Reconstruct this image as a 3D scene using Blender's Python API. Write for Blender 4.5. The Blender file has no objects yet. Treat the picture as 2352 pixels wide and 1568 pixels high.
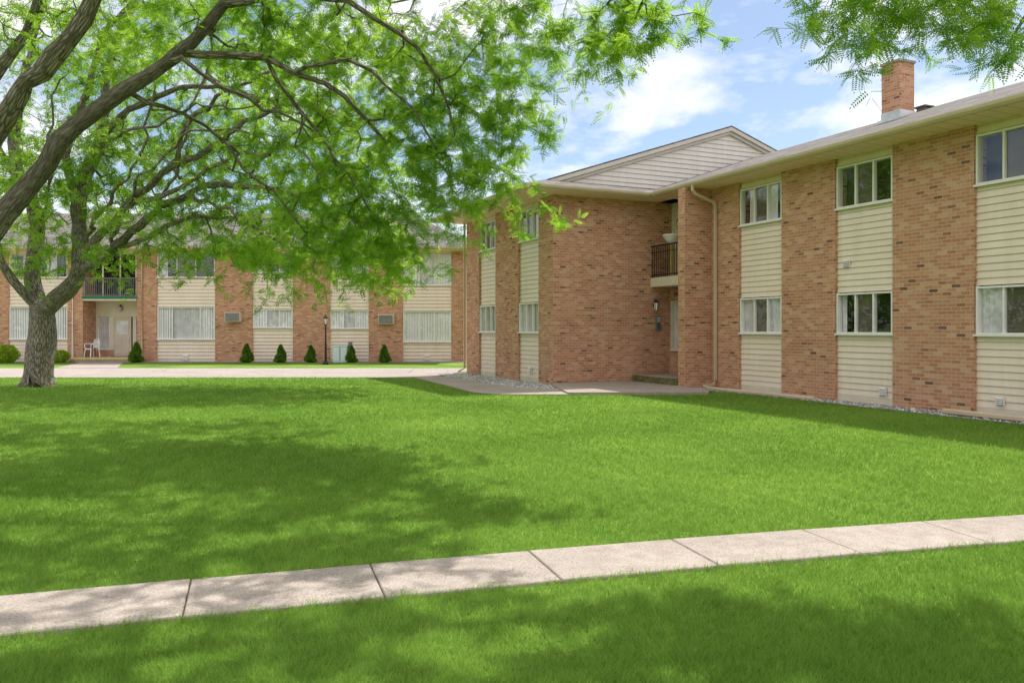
import bpy, math, random
import numpy as np
from mathutils import Vector, Matrix
random.seed(7); rng=np.random.default_rng(11)
S=bpy.context.scene
COL=S.collection
NS=bpy.types.NodeSocket
# ---------------------------------------------------------------- survey helpers
H=1.6; F=1870.0; CX=1176.0; HY=755.0
def G(px,py):
    Y=H*F/(py-HY); return ((px-CX)/F*Y, Y)
D1=(0.4119,-0.9112); D2=(0.9112,0.4119); P0=(5.918,20.92)
def t_at(px,yl):
    q=(px-CX)/F
    return (q*(P0[1]+D2[1]*yl)-P0[0]-D2[0]*yl)/(D1[0]-q*D1[1])
def y_at(px,t):
    q=(px-CX)/F
    return (q*(P0[1]+D1[1]*t)-P0[0]-D1[0]*t)/(D2[0]-q*D2[1])
def A2W(t,y): return (P0[0]+D1[0]*t+D2[0]*y, P0[1]+D1[1]*t+D2[1]*y)
# ---------------------------------------------------------------- node helpers
def nd(nt,typ,ins=None,**props):
    n=nt.nodes.new(typ)
    for k,v in props.items(): setattr(n,k,v)
    for k,v in (ins or {}).items():
        s=n.inputs[k]
        if isinstance(v,NS): nt.links.new(v,s)
        else: s.default_value=v
    return n
def M(nt,op,a,b=None,c=None,clamp=False):
    ins={0:a}
    if b is not None: ins[1]=b
    if c is not None: ins[2]=c
    n=nd(nt,'ShaderNodeMath',ins,operation=op); n.use_clamp=clamp
    return n.outputs[0]
def MIX(nt,f,a,b,bt='MIX'):
    n=nt.nodes.new('ShaderNodeMix'); n.data_type='RGBA'; n.blend_type=bt
    for i,v in ((0,f),(6,a),(7,b)):
        if isinstance(v,NS): nt.links.new(v,n.inputs[i])
        else:
            if i and len(v)==3: v=(*v,1)
            n.inputs[i].default_value=v
    return n.outputs[2]
def RAMP(nt,f,stops,interp='LINEAR'):
    n=nd(nt,'ShaderNodeValToRGB',{0:f}); r=n.color_ramp; r.interpolation=interp
    while len(r.elements)<len(stops): r.elements.new(0.5)
    for e,(p,c) in zip(r.elements,stops):
        e.position=p; e.color=(*c,1) if len(c)==3 else c
    return n.outputs[0]
def NOISE(nt,vec,scale,detail=4,rough=.55,dist=0):
    ins={'Scale':scale,'Detail':detail,'Roughness':rough,'Distortion':dist}
    if vec is not None: ins['Vector']=vec
    return nd(nt,'ShaderNodeTexNoise',ins).outputs[0]
def newmat(name):
    m=bpy.data.materials.new(name); m.use_nodes=True; nt=m.node_tree
    for n in list(nt.nodes): nt.nodes.remove(n)
    out=nt.nodes.new('ShaderNodeOutputMaterial')
    return m,nt,out
def pbsdf(nt,out,col,rough=.8,normal=None,metal=0,spec=.3):
    ins={'Base Color':col if isinstance(col,NS) else (*col,1),'Roughness':rough,'Metallic':metal,'Specular IOR Level':spec}
    if normal is not None: ins['Normal']=normal
    b=nd(nt,'ShaderNodeBsdfPrincipled',ins); nt.links.new(b.outputs[0],out.inputs[0]); return b
def BUMP(nt,h,strength=.3,dist=.01):
    return nd(nt,'ShaderNodeBump',{'Height':h,'Strength':strength,'Distance':dist}).outputs[0]
def OBJ(nt): return nd(nt,'ShaderNodeTexCoord').outputs['Object']
def simple(name,col,rough=.6,var=.12,scale=6,bump=0,metal=0,spec=.3):
    m,nt,out=newmat(name)
    n=NOISE(nt,OBJ(nt),scale,3)
    lo=tuple(c*(1-var) for c in col); hi=tuple(min(1,c*(1+var)) for c in col)
    c=RAMP(nt,n,[(.3,lo),(.7,hi)])
    nm=BUMP(nt,NOISE(nt,OBJ(nt),scale*12,3),bump,.01) if bump else None
    pbsdf(nt,out,c,rough,nm,metal,spec); return m
# ---------------------------------------------------------------- materials
def brick_mat():
    m,nt,out=newmat('brick')
    uv=nd(nt,'ShaderNodeUVMap').outputs[0]
    nz=nd(nt,'ShaderNodeTexNoise',{'Vector':uv,'Scale':9.0,'Detail':1.0}).outputs[1]
    uvd=nd(nt,'ShaderNodeVectorMath',{0:uv,1:nd(nt,'ShaderNodeVectorMath',{0:nz,3:.012},operation='SCALE').outputs[0]},operation='ADD').outputs[0]
    sp=nd(nt,'ShaderNodeSeparateXYZ',{0:uvd})
    vr=M(nt,'DIVIDE',sp.outputs[1],.072); row=M(nt,'FLOOR',vr); fv=M(nt,'FRACT',vr)
    off=M(nt,'MULTIPLY',M(nt,'FLOORED_MODULO',row,2.0),.5)
    uc=M(nt,'ADD',M(nt,'DIVIDE',sp.outputs[0],.195),off); colm=M(nt,'FLOOR',uc); fu=M(nt,'FRACT',uc)
    cv=nd(nt,'ShaderNodeCombineXYZ',{0:colm,1:row}).outputs[0]
    w=nd(nt,'ShaderNodeTexWhiteNoise',{'Vector':cv}).outputs[0]
    c=RAMP(nt,w,[(0,(.20,.10,.07)),(.025,(.32,.15,.10)),(.05,(.53,.225,.135)),(.35,(.60,.27,.165)),(.65,(.66,.33,.21)),(.85,(.73,.44,.29)),(1,(.56,.24,.145))])
    fine=NOISE(nt,uv,38,4,.7)
    c=MIX(nt,.6,c,RAMP(nt,fine,[(.3,(.45,.41,.38)),(.5,(.97,.97,.97)),(.75,(1.0,.98,.92))]),'MULTIPLY')
    big=NOISE(nt,uv,.7,3,.6)
    c=MIX(nt,.5,c,RAMP(nt,big,[(.3,(.82,.80,.79)),(.7,(1.0,1.0,1.0))]),'MULTIPLY')
    mk=M(nt,'MAXIMUM',M(nt,'LESS_THAN',fv,.18),M(nt,'LESS_THAN',fu,.065))
    c=MIX(nt,mk,c,MIX(nt,fine,(.48,.37,.27),(.76,.62,.47)))
    h=M(nt,'ADD',M(nt,'SUBTRACT',1.0,mk),M(nt,'MULTIPLY',fine,.8))
    h=M(nt,'ADD',h,M(nt,'MULTIPLY',w,.5))
    pbsdf(nt,out,c,.9,BUMP(nt,h,.8,.014)); return m
BRICK=brick_mat()
def siding_mat(name,a,b):
    m,nt,out=newmat(name)
    o=OBJ(nt); n=NOISE(nt,o,1.3,3); st=nd(nt,'ShaderNodeMapping',{'Vector':o,'Scale':(7,7,.5)}).outputs[0]
    c=RAMP(nt,n,[(.3,a),(.7,b)])
    c=MIX(nt,.35,c,RAMP(nt,NOISE(nt,st,1.0,4),[(.3,(.84,.82,.79)),(.6,(1,1,1))]),'MULTIPLY')
    pbsdf(nt,out,c,.5); return m
SIDING=siding_mat('vinyl_siding',(.84,.70,.60),(.89,.76,.66))
GSIDING=siding_mat('gable_vinyl_siding',(.74,.69,.65),(.79,.74,.70))
SHADOWL=simple('siding_lap_shadow',(.34,.28,.23),.7,.08,3)  # dark colour paints the shadow line under each siding lap
def shingle_mat():
    m,nt,out=newmat('roof_shingle')
    uv=nd(nt,'ShaderNodeUVMap').outputs[0]; sp=nd(nt,'ShaderNodeSeparateXYZ',{0:uv})
    vr=M(nt,'DIVIDE',sp.outputs[1],.14); row=M(nt,'FLOOR',vr)
    uc=M(nt,'ADD',M(nt,'DIVIDE',sp.outputs[0],.3),M(nt,'MULTIPLY',row,.37))
    w=nd(nt,'ShaderNodeTexWhiteNoise',{'Vector':nd(nt,'ShaderNodeCombineXYZ',{0:M(nt,'FLOOR',uc),1:row}).outputs[0]}).outputs[0]
    c=RAMP(nt,w,[(0,(.12,.11,.105)),(.5,(.19,.175,.165)),(1,(.27,.25,.235))])
    ed=M(nt,'LESS_THAN',M(nt,'FRACT',vr),.13); c=MIX(nt,ed,c,(.06,.055,.05))
    c=MIX(nt,.5,c,RAMP(nt,NOISE(nt,uv,60,2),[(.3,(.5,.5,.5)),(.7,(1,1,1))]),'MULTIPLY')
    pbsdf(nt,out,c,.95,BUMP(nt,M(nt,'FRACT',vr),.5,.01)); return m
SHINGLE=shingle_mat()
TRIM=simple('tan_trim',(.60,.48,.355),.5,.06,2)
def soffit_mat():
    m,nt,out=newmat('soffit_panel'); sp=nd(nt,'ShaderNodeSeparateXYZ',{0:OBJ(nt)})
    f=M(nt,'FRACT',M(nt,'DIVIDE',sp.outputs[0],.30)); l=M(nt,'LESS_THAN',f,.05)
    c=MIX(nt,l,(.86,.66,.47),(.42,.31,.21)); pbsdf(nt,out,c,.55,BUMP(nt,f,.3,.01)); return m
SOFFIT=soffit_mat()
WHITE=simple('white_vinyl',(.84,.80,.79),.4,.05,4)
CREAM=simple('cream_paint',(.74,.65,.54),.5,.06,4)
RAKE=simple('grey_beige_paint',(.62,.57,.52),.5,.06,4)
DARK=simple('dark_interior',(.035,.032,.03),.9,.3,2)  # near-black colour stands in for unlit rooms behind the windows
BLACK=simple('black_metal',(.02,.02,.022),.4,.2,8)
STEEL=simple('galvanised_flashing',(.6,.62,.64),.35,.2,3,metal=.7)
GREYM=simple('grey_metal',(.17,.17,.18),.5,.15,8)
ACG=simple('grey_louvre',(.36,.35,.34),.5,.1,8)
GREEN=simple('green_paint',(.02,.16,.09),.5,.1,5)
MOSSY=simple('mossy_stone',(.15,.14,.065),.95,.5,9,.5)
YELLOW=simple('yellowed_paint',(.62,.48,.16),.5,.15,6)
PLASTIC=simple('white_plastic',(.85,.85,.85),.35,.03,4)
UTIL=simple('pale_blue_enamel',(.68,.78,.84),.4,.05,3)
BLIND=simple('vertical_blind',(.93,.91,.93),.7,.04,3)
DRAPE=simple('sheer_drape',(.70,.68,.70),.8,.15,3)
SCREEN=simple('brown_screen',(.12,.09,.075),.7,.2,3)
DOORM=simple('tan_door_paint',(.64,.55,.45),.5,.05,4)
def glass_mat():
    m,nt,out=newmat('window_glass')
    fc=nd(nt,'ShaderNodeLayerWeight',{'Blend':.5}).outputs['Facing']
    f=M(nt,'ADD',M(nt,'MULTIPLY',M(nt,'POWER',fc,4.0),.7),.09,clamp=True)
    tr=nd(nt,'ShaderNodeBsdfTransparent',{0:(.95,.95,.97,1)}); gl=nd(nt,'ShaderNodeBsdfGlossy',{0:(.9,.95,1,1),'Roughness':.01})
    mx=nd(nt,'ShaderNodeMixShader',{0:f,1:tr.outputs[0],2:gl.outputs[0]}); nt.links.new(mx.outputs[0],out.inputs[0]); return m
GLASS=glass_mat()
def concrete(name,base,crack=True):
    m,nt,out=newmat(name); o=OBJ(nt)
    n1=NOISE(nt,o,.8,4,.6); n2=NOISE(nt,o,70,3,.7); n3=NOISE(nt,o,7,5,.7)
    c=RAMP(nt,n1,[(.3,tuple(v*.80 for v in base)),(.7,base)])
    c=MIX(nt,.8,c,RAMP(nt,n2,[(.33,(.42,.40,.38)),(.5,(.93,.92,.91)),(.68,(1.18,1.15,1.12))]),'MULTIPLY')
    c=MIX(nt,.7,c,RAMP(nt,n3,[(.3,(.66,.64,.62)),(.6,(1,1,1))]),'MULTIPLY')
    if crack:
        v=nd(nt,'ShaderNodeTexVoronoi',{'Vector':nd(nt,'ShaderNodeMapping',{'Vector':o,'Scale':(.5,.5,.5)}).outputs[0],'Scale':.9,'Randomness':1.0},feature='DISTANCE_TO_EDGE').outputs[0]
        c=MIX(nt,M(nt,'MULTIPLY',M(nt,'LESS_THAN',v,.006),.5),c,(.12,.1,.08))
    pbsdf(nt,out,c,.92,BUMP(nt,n2,.35,.004)); return m
CONC=concrete('aggregate_concrete',(.49,.425,.385),False)
ROADM=concrete('worn_concrete_road',(.49,.435,.41))
def gravel_mat():
    m,nt,out=newmat('crushed_stone'); o=OBJ(nt)
    v=nd(nt,'ShaderNodeTexVoronoi',{'Vector':o,'Scale':28.0}); 
    c=RAMP(nt,nd(nt,'ShaderNodeSeparateXYZ',{0:v.outputs[1]}).outputs[0],[(0,(.26,.25,.26)),(.5,(.47,.46,.47)),(1,(.72,.71,.71))])
    c=MIX(nt,M(nt,'MULTIPLY',v.outputs[0],1.2,clamp=True),c,(.10,.10,.10))
    pbsdf(nt,out,c,.9,BUMP(nt,M(nt,'SUBTRACT',1.0,v.outputs[0]),.8,.02)); return m
GRAVEL=gravel_mat()
def rndattr(nt): return nd(nt,'ShaderNodeAttribute',attribute_name='rnd').outputs['Fac']
def leafy(name,a,b,ta,tb,tf=.45):
    m,nt,out=newmat(name); k=rndattr(nt)
    c=RAMP(nt,k,[(.0,a),(1,b)]); t=RAMP(nt,k,[(.0,ta),(1,tb)])
    d=nd(nt,'ShaderNodeBsdfDiffuse',{0:c})
    tr=nd(nt,'ShaderNodeBsdfTranslucent',{0:t})
    mx=nd(nt,'ShaderNodeMixShader',{0:tf,1:d.outputs[0],2:tr.outputs[0]}); nt.links.new(mx.outputs[0],out.inputs[0]); return m
LEAF=leafy('locust_leaf',(.06,.14,.02),(.20,.34,.045),(.20,.46,.03),(.64,.90,.10),.57)
SHRUBM=leafy('evergreen_leaf',(.06,.15,.015),(.18,.32,.035),(.1,.26,.02),(.28,.5,.05),.35)
SHRUBY=leafy('bright_shrub_leaf',(.20,.34,.015),(.42,.55,.03),(.3,.5,.02),(.5,.7,.04),.35)
GRASSM=leafy('grass_blade',(.065,.155,.018),(.30,.46,.095),(.13,.33,.025),(.54,.78,.15),.42)
def bark_mat():
    m,nt,out=newmat('bark'); uv=nd(nt,'ShaderNodeUVMap').outputs[0]
    mp=nd(nt,'ShaderNodeMapping',{'Vector':uv,'Scale':(26,5,1)}).outputs[0]
    n=NOISE(nt,mp,1.2,6,.75,1.0); v=nd(nt,'ShaderNodeTexVoronoi',{'Vector':mp,'Scale':1.0},feature='DISTANCE_TO_EDGE').outputs[0]
    k=M(nt,'MULTIPLY',M(nt,'ADD',M(nt,'MINIMUM',M(nt,'MULTIPLY',v,3.0),.6),.4),n)
    c=RAMP(nt,k,[(.15,(.07,.056,.047)),(.34,(.27,.225,.19)),(.55,(.62,.55,.48))])
    c=MIX(nt,.4,c,RAMP(nt,NOISE(nt,OBJ(nt),2.5,3),[(.35,(.65,.64,.62)),(.65,(1,1,.97))]),'MULTIPLY')
    pbsdf(nt,out,c,.95,BUMP(nt,k,1.0,.07)); return m
BARK=bark_mat()
def lawn_mat():
    m,nt,out=newmat('lawn_soil_and_grass'); o=OBJ(nt)
    a=NOISE(nt,o,.5,3); b=NOISE(nt,o,14,5,.75); d=NOISE(nt,o,70,2,.7)
    k=M(nt,'ADD',M(nt,'MULTIPLY',a,.35),M(nt,'ADD',M(nt,'MULTIPLY',b,.4),M(nt,'MULTIPLY',d,.25)))
    c=RAMP(nt,k,[(.36,(.045,.10,.014)),(.5,(.14,.24,.038)),(.64,(.27,.38,.08))])
    pbsdf(nt,out,c,.95,BUMP(nt,b,.6,.03),spec=.1); return m
LAWNM=lawn_mat()
# ---------------------------------------------------------------- mesh builder
class MB:
    def __init__(s): s.v=[];s.f=[];s.uv=[];s.mi=[];s.mats=[]
    def mi_(s,m):
        if m not in s.mats: s.mats.append(m)
        return s.mats.index(m)
    def poly(s,pts,m,uvs=None):
        b=len(s.v); s.v+= [tuple(p) for p in pts]; s.f.append(tuple(range(b,b+len(pts))))
        if uvs is None:
            p=[Vector(q) for q in pts]; n=Vector((0,0,0))
            for i in range(1,len(p)-1): n+= (p[i]-p[0]).cross(p[i+1]-p[0])
            ax=max(range(3),key=lambda i:abs(n[i]))
            uvs=[((q[1],q[2]) if ax==0 else (q[0],q[2]) if ax==1 else (q[0],q[1])) for q in pts]
        s.uv+=uvs; s.mi.append(s.mi_(m)); return s
    def box(s,x0,x1,y0,y1,z0,z1,m):
        if x0>x1:x0,x1=x1,x0
        if y0>y1:y0,y1=y1,y0
        if z0>z1:z0,z1=z1,z0
        a=[(x0,y0,z0),(x1,y0,z0),(x1,y1,z0),(x0,y1,z0),(x0,y0,z1),(x1,y0,z1),(x1,y1,z1),(x0,y1,z1)]
        for q in ((0,3,2,1),(4,5,6,7),(0,1,5,4),(1,2,6,5),(2,3,7,6),(3,0,4,7)): s.poly([a[i] for i in q],m)
        return s
    def prism(s,pts,z0,z1,m,mtop=None):
        n=len(pts)
        ar=sum(pts[i][0]*pts[(i+1)%n][1]-pts[(i+1)%n][0]*pts[i][1] for i in range(n))
        if ar<0: pts=pts[::-1]
        s.poly([(x,y,z1) for x,y in pts],mtop or m); s.poly([(x,y,z0) for x,y in pts[::-1]],m)
        for i in range(n):
            a=pts[i];b=pts[(i+1)%n]; s.poly([(a[0],a[1],z0),(b[0],b[1],z0),(b[0],b[1],z1),(a[0],a[1],z1)],m)
        return s
    def rev(s,prof,m,c=(0,0,0),k=16):
        for i in range(len(prof)-1):
            r0,z0=prof[i];r1,z1=prof[i+1]
            for j in range(k):
                a=2*math.pi*j/k;b=2*math.pi*(j+1)/k
                s.poly([(c[0]+r0*math.cos(a),c[1]+r0*math.sin(a),c[2]+z0),(c[0]+r0*math.cos(b),c[1]+r0*math.sin(b),c[2]+z0),
                        (c[0]+r1*math.cos(b),c[1]+r1*math.sin(b),c[2]+z1),(c[0]+r1*math.cos(a),c[1]+r1*math.sin(a),c[2]+z1)],m)
        return s
    def tube(s,pts,r,m,k=8,sq=False):
        P=[Vector(p) for p in pts]; rings=[]
        for i,p in enumerate(P):
            d=(P[min(i+1,len(P)-1)]-P[max(i-1,0)]).normalized()
            u=d.cross(Vector((0,0,1)));
            if u.length<.05: u=d.cross(Vector((0,1,0)))
            u.normalize(); w=d.cross(u)
            rr=r[i] if isinstance(r,(list,tuple)) else r
            rings.append([p+u*math.cos(2*math.pi*(j+.5)/k)*rr+w*math.sin(2*math.pi*(j+.5)/k)*rr for j in range(k)])
        for i in range(len(P)-1):
            for j in range(k):
                s.poly([rings[i][j],rings[i+1][j],rings[i+1][(j+1)%k],rings[i][(j+1)%k]],m)
        s.poly(rings[0],m); s.poly(rings[-1][::-1],m); return s
    def obj(s,name,parent=None,label=None,cat=None,kind=None,loc=None,smooth=False):
        me=bpy.data.meshes.new(name); me.from_pydata(s.v,[],s.f)
        l=me.uv_layers.new(name='UVMap'); l.data.foreach_set('uv',np.array(s.uv,dtype=np.float32).ravel())
        for m in s.mats: me.materials.append(m)
        me.polygons.foreach_set('material_index',s.mi)
        if smooth: me.polygons.foreach_set('use_smooth',[True]*len(s.f))
        me.update()
        return mkobj(name,me,parent,label,cat,kind,loc)
def mkobj(name,me,parent=None,label=None,cat=None,kind=None,loc=None,group=None):
    o=bpy.data.objects.new(name,me); COL.objects.link(o)
    if parent: o.parent=parent
    if label:o['label']=label
    if cat:o['category']=cat
    if kind:o['kind']=kind
    if group:o['group']=group
    if loc:o.location=loc
    return o
def np_mesh(name,verts,k,mat,rnd=None):
    n=len(verts); me=bpy.data.meshes.new(name)
    me.vertices.add(n); me.vertices.foreach_set('co',verts.astype(np.float32).ravel())
    me.loops.add(n); me.loops.foreach_set('vertex_index',np.arange(n,dtype=np.int32))
    me.polygons.add(n//k); me.polygons.foreach_set('loop_start',np.arange(0,n,k,dtype=np.int32))
    try: me.polygons.foreach_set('loop_total',np.full(n//k,k,dtype=np.int32))
    except Exception: pass
    if rnd is not None:
        a=me.attributes.new('rnd','FLOAT','POINT'); a.data.foreach_set('value',rnd.astype(np.float32))
    me.materials.append(mat); me.update(calc_edges=True); return me
# ---------------------------------------------------------------- facade pieces (all face local -y)
LAP=[.134,.024]
def siding_part(mb,x0,x1,z0,z1,y):
    z=z0; c,dp_=LAP
    while z<z1-1e-4:
        t=min(z+c,z1)
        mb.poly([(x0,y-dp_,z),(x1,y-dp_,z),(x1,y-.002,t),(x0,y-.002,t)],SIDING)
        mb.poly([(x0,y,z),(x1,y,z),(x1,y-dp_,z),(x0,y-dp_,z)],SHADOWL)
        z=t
def window(par,x0,x1,z0,z1,y,fr=(1/3,1/3,1/3),kinds='dsd',seed=0,fm=None):
    fm=fm or WHITE; r=random.Random(seed)
    f=MB(); w=.038
    f.box(x0,x0+w,y-.05,y+.10,z0,z1,fm).box(x1-w,x1,y-.05,y+.10,z0,z1,fm)
    f.box(x0+w,x1-w,y-.05,y+.10,z0,z0+w,fm).box(x0+w,x1-w,y-.05,y+.10,z1-w,z1,fm)
    tot=sum(fr); xs=[x0+w]
    for q in fr: xs.append(xs[-1]+(x1-x0-2*w)*q/tot)
    for i in range(1,len(xs)-1): f.box(xs[i]-.02,xs[i]+.02,y-.035+.01*(i%2),y+.06,z0+w,z1-w,fm)
    W=f.obj('window',par)
    MB().box(x0-.03,x1+.03,y-.085,y-.052,z0-.03,z0+.01,fm).obj('window_sill',W)
    for i in range(len(xs)-1):
        a,b=xs[i]+.01,xs[i+1]-.01
        g=MB(); g.poly([(a,y+.02,z0+w),(b,y+.02,z0+w),(b,y+.02,z1-w),(a,y+.02,z1-w)],GLASS); g.obj('glass_pane',W)
        k=kinds[i%len(kinds)]
        if k in 'bcd':
            c=MB(); m=BLIND if k=='b' else DRAPE
            if k=='d': aa,bb=(a,a+(b-a)*r.uniform(.3,.6)) if r.random()<.5 else (b-(b-a)*r.uniform(.3,.6),b)
            else: aa,bb=a-.02,b+.02
            if k=='b':
                n=max(3,int((bb-aa)/.11)); 
                for j in range(n):
                    p=aa+(bb-aa)*j/n; q=aa+(bb-aa)*(j+1)/n; dy=r.uniform(.01,.03)
                    c.poly([(p,y+.05+dy,z0+.04),(q-.004,y+.05,z0+.04),(q-.004,y+.05,z1-.04),(p,y+.05+dy,z1-.04)],m)
            else:
                n=max(6,int((bb-aa)/.025)); ph=r.uniform(0,6)
                for j in range(n):
                    p=aa+(bb-aa)*j/n; q=aa+(bb-aa)*(j+1)/n
                    yp=y+.075+.018*math.sin(j*1.3+ph)+.008*math.sin(j*.37); yq=y+.075+.018*math.sin((j+1)*1.3+ph)+.008*math.sin((j+1)*.37)
                    c.poly([(p,yp,z0+.04),(q,yq,z0+.04),(q,yq,z1-.04),(p,yp,z1-.04)],m)
            c.obj('curtain',W)
        elif k=='s':
            MB().poly([(a,y+.045,z0+w),(b,y+.045,z0+w),(b,y+.045,z1-w),(a,y+.045,z1-w)],SCREEN).obj('insect_screen',W)
    return W
def gutter(mb,a,b,z0,z1,out,m=None):
    m=m or TRIM
    prof=[(0,z0),(.05,z0),(.105,z0+.045),(.12,z1-.02),(.12,z1),(.10,z1),(.0,z1-.01)]
    pa=[(a[0]+out[0]*p,a[1]+out[1]*p,z) for p,z in prof]; pb=[(b[0]+out[0]*p,b[1]+out[1]*p,z) for p,z in prof]
    for i in range(len(prof)-1): mb.poly([pa[i],pb[i],pb[i+1],pa[i+1]],m)
    mb.poly(pa,m); mb.poly(pb[::-1],m)
def vent(par,x,z,y,s=.14,m=None):
    b=MB(); m=m or WHITE
    b.box(x-s/2,x+s/2,y-.06,y-.030,z-s/2,z+s/2,m)
    for i in range(4):
        zz=z-s/2+.02+i*(s-.03)/4; b.poly([(x-s/2+.015,y-.085,zz),(x+s/2-.015,y-.085,zz),(x+s/2-.015,y-.061,zz+.025),(x-s/2+.015,y-.061,zz+.025)],m)
        b.box(x-s/2+.015,x+s/2-.015,y-.064,y-.0605,zz-.012,zz-.002,GREYM)
    return b.obj('wall_vent',par)
def htext(txt,par,loc,size,rot,m):
    cu=bpy.data.curves.new('house_number','FONT'); cu.body=txt; cu.size=size; cu.extrude=.006; cu.align_x='CENTER'; cu.shear=.25
    o=bpy.data.objects.new('tmp',cu); COL.objects.link(o); bpy.context.view_layer.update()
    me=bpy.data.meshes.new_from_object(o.evaluated_get(bpy.context.evaluated_depsgraph_get())); bpy.data.objects.remove(o)
    me.materials.clear(); me.materials.append(m)
    t=mkobj('house_number',me,par); t.location=loc; t.rotation_euler=rot; return t
def wall_lamp(par,loc,nrm):
    b=MB(); x,y,z=loc; nx,ny=nrm
    c=(x+nx*.12,y+ny*.12,z)
    b.rev([(0,.17),(.03,.15),(.085,.08),(.075,.07)],BLACK,c,10).rev([(.045,-.15),(.0,-.16)],BLACK,c,10)
    b.rev([(.072,.07),(.045,-.15)],PLASTIC,c,6)
    for j in range(6):
        a=j*math.pi/3; b.tube([(c[0]+.074*math.cos(a),c[1]+.074*math.sin(a),z+.07),(c[0]+.047*math.cos(a),c[1]+.047*math.sin(a),z-.15)],.008,BLACK,4)
    b.tube([(x,y,z+.02),(x+nx*.06,y+ny*.06,z+.17),(c[0],c[1],z+.17)],.012,BLACK,6)
    b.tube([(x,y,z+.02),(x+nx*.02,y+ny*.02,z+.02)],.05,BLACK,8)
    return b.obj('wall_lamp',par)
# ================================================================ BUILDING A (near, L shaped)
A=bpy.data.objects.new('apartment_building',None); COL.objects.link(A)
A.location=(P0[0],P0[1],0); A.rotation_euler=(0,0,math.atan2(D1[1],D1[0]))
A['label']='two-storey red brick apartment building with tan siding bays and chimney'; A['category']='building'
ZS=5.37; ZG=5.50
wall=MB(); sid=[]
Wx=-3.76; Wo=-3.53; Xend=16.0
e=[t_at(p,0) for p in (1697,1795,1918,2050,2237)]
e+= [e[-1]+1.58, e[-1]+1.58+1.75, e[-1]+1.58+1.75+1.6, e[-1]+1.58+1.75+1.6+1.8]
piers=[(-1.243,e[0]),(e[1],e[2]),(e[3],e[4]),(e[5],e[6]),(e[7],Xend)]
for a,b in piers: wall.box(a,b,0,.35,0,ZS,BRICK)
bays=[(e[0],e[1]),(e[2],e[3]),(e[4],e[5]),(e[6],e[7])]
fin_t=-1.243
wall.box(fin_t-.3,fin_t,-.88,.5,0,ZS,BRICK)
wall.box(Wx-.3,Wx,Wo,.5,0,ZS,BRICK)
k=[t_at(p,Wo) for p in (1072,1100,1138,1190,1237)]
wall.box(k[0],k[1],Wo,Wo+.33,0,ZS,BRICK).box(k[2],k[3],Wo,Wo+.33,0,ZS,BRICK).box(k[4],Wx-.3,Wo,Wo+.33,0,ZS,BRICK)
wall.box(k[0],k[0]+.3,Wo+.33,11,0,ZS,BRICK)
wall.box(Xend-.3,Xend,.35,9,0,ZS,BRICK).box(k[0]+.3,Xend-.3,8.7,9,0,ZS,BRICK)
ys=.42; sl0=t_at(1541,ys); sl1=sl0+.62
wall.box(Wx,sl1,ys,ys+.3,0,.95,BRICK).box(Wx,fin_t-.3,ys,ys+.3,2.45,2.82,BRICK).box(Wx,sl0,ys,ys+.3,.95,2.45,BRICK)
wall.obj('brick_wall',A)
inner=MB().box(-1.5,Xend-.31,.36,8.69,0,ZS-.01,DARK).box(Wx-.31,-1.5,.85,8.69,0,ZS-.01,DARK).box(k[0]+.31,Wx-.31,Wo+.34,8.6,0,ZS-.01,DARK)  # solid dark boxes added to block sun and darken the interior
inner.obj('dark_core',A)
YS=.09
def bay(par,x0,x1,yb,wins,ztop,pad=.02,foot=True):
    mb=MB(); z=.16
    if foot: mb.box(x0,x1,yb+YS-.02,yb+YS+.1,0,.16,CREAM)
    for (z0,z1,_,_,_) in wins:
        siding_part(mb,x0,x1,z,z0-.02,yb+YS); z=z1+.02
        mb.box(x0,x0+pad+.02,yb+YS-.02,yb+YS,z0-.02,z1+.02,WHITE).box(x1-pad-.02,x1,yb+YS-.02,yb+YS,z0-.02,z1+.02,WHITE)
    siding_part(mb,x0,x1,z,ztop,yb+YS)
    mb.obj('siding_panel',par)
    for i,(z0,z1,fr,kd,sd) in enumerate(wins):
        window(par,x0+pad,x1-pad,z0,z1,yb+YS-.02,fr,kd,sd)
t3=(1,1.05,1)
za,zb=1.49,2.38; zc,zd=4.25,5.18
kk=[('csc','dsd'),('dsn','nsn'),('csn','nsn'),('cdc','nsn')]
for i,(a,b) in enumerate(bays):
    bay(A,a,b,0,[(za,zb,t3,kk[i][0],i*3+1),(zc,zd,t3,kk[i][1],i*3+2)],ZS)
for i,(a,b) in enumerate([(k[1],k[2]),(k[3],k[4])]):
    bay(A,a,b,Wo,[(za,zb,(1,1,1),'cdc',i+30),(zc,zd,(1,1,1),'nsd',i+40)],ZS)
vent(A,t_at(1948,YS),3.05-.02,YS,.18); vent(A,t_at(2031,YS),.30,YS,.19); vent(A,t_at(2301,YS),.30,YS,.16); vent(A,t_at(1221,Wo+YS),.36,Wo+YS,.2,WHITE)
window(A,sl0+.02,sl1-.02,.97,2.43,ys+.03,(1,),'c',77,CREAM)
d=MB().box(sl1+.02,sl1+.98,ys+.12,ys+.17,.2,2.4,DOORM)
for zz in (.35,1.0,1.7):
    for xx in (.12,.54): d.box(sl1+xx,sl1+xx+.34,ys+.10,ys+.119,zz,zz+.5,DOORM)
D=d.obj('door',A); MB().tube([(sl1+.1,ys+.11,1.2),(sl1+.1,ys+.05,1.2)],.03,STEEL,10).obj('door_handle',D)
up=MB(); siding_part(up,Wx,fin_t-.3,3.11,ZS,.5); up.obj('siding_panel',A)
bal=MB().box(Wx,fin_t-.3,-.27,.5,2.84,3.11,CREAM); B=bal.obj('balcony',A)
rl=MB(); 
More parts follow.
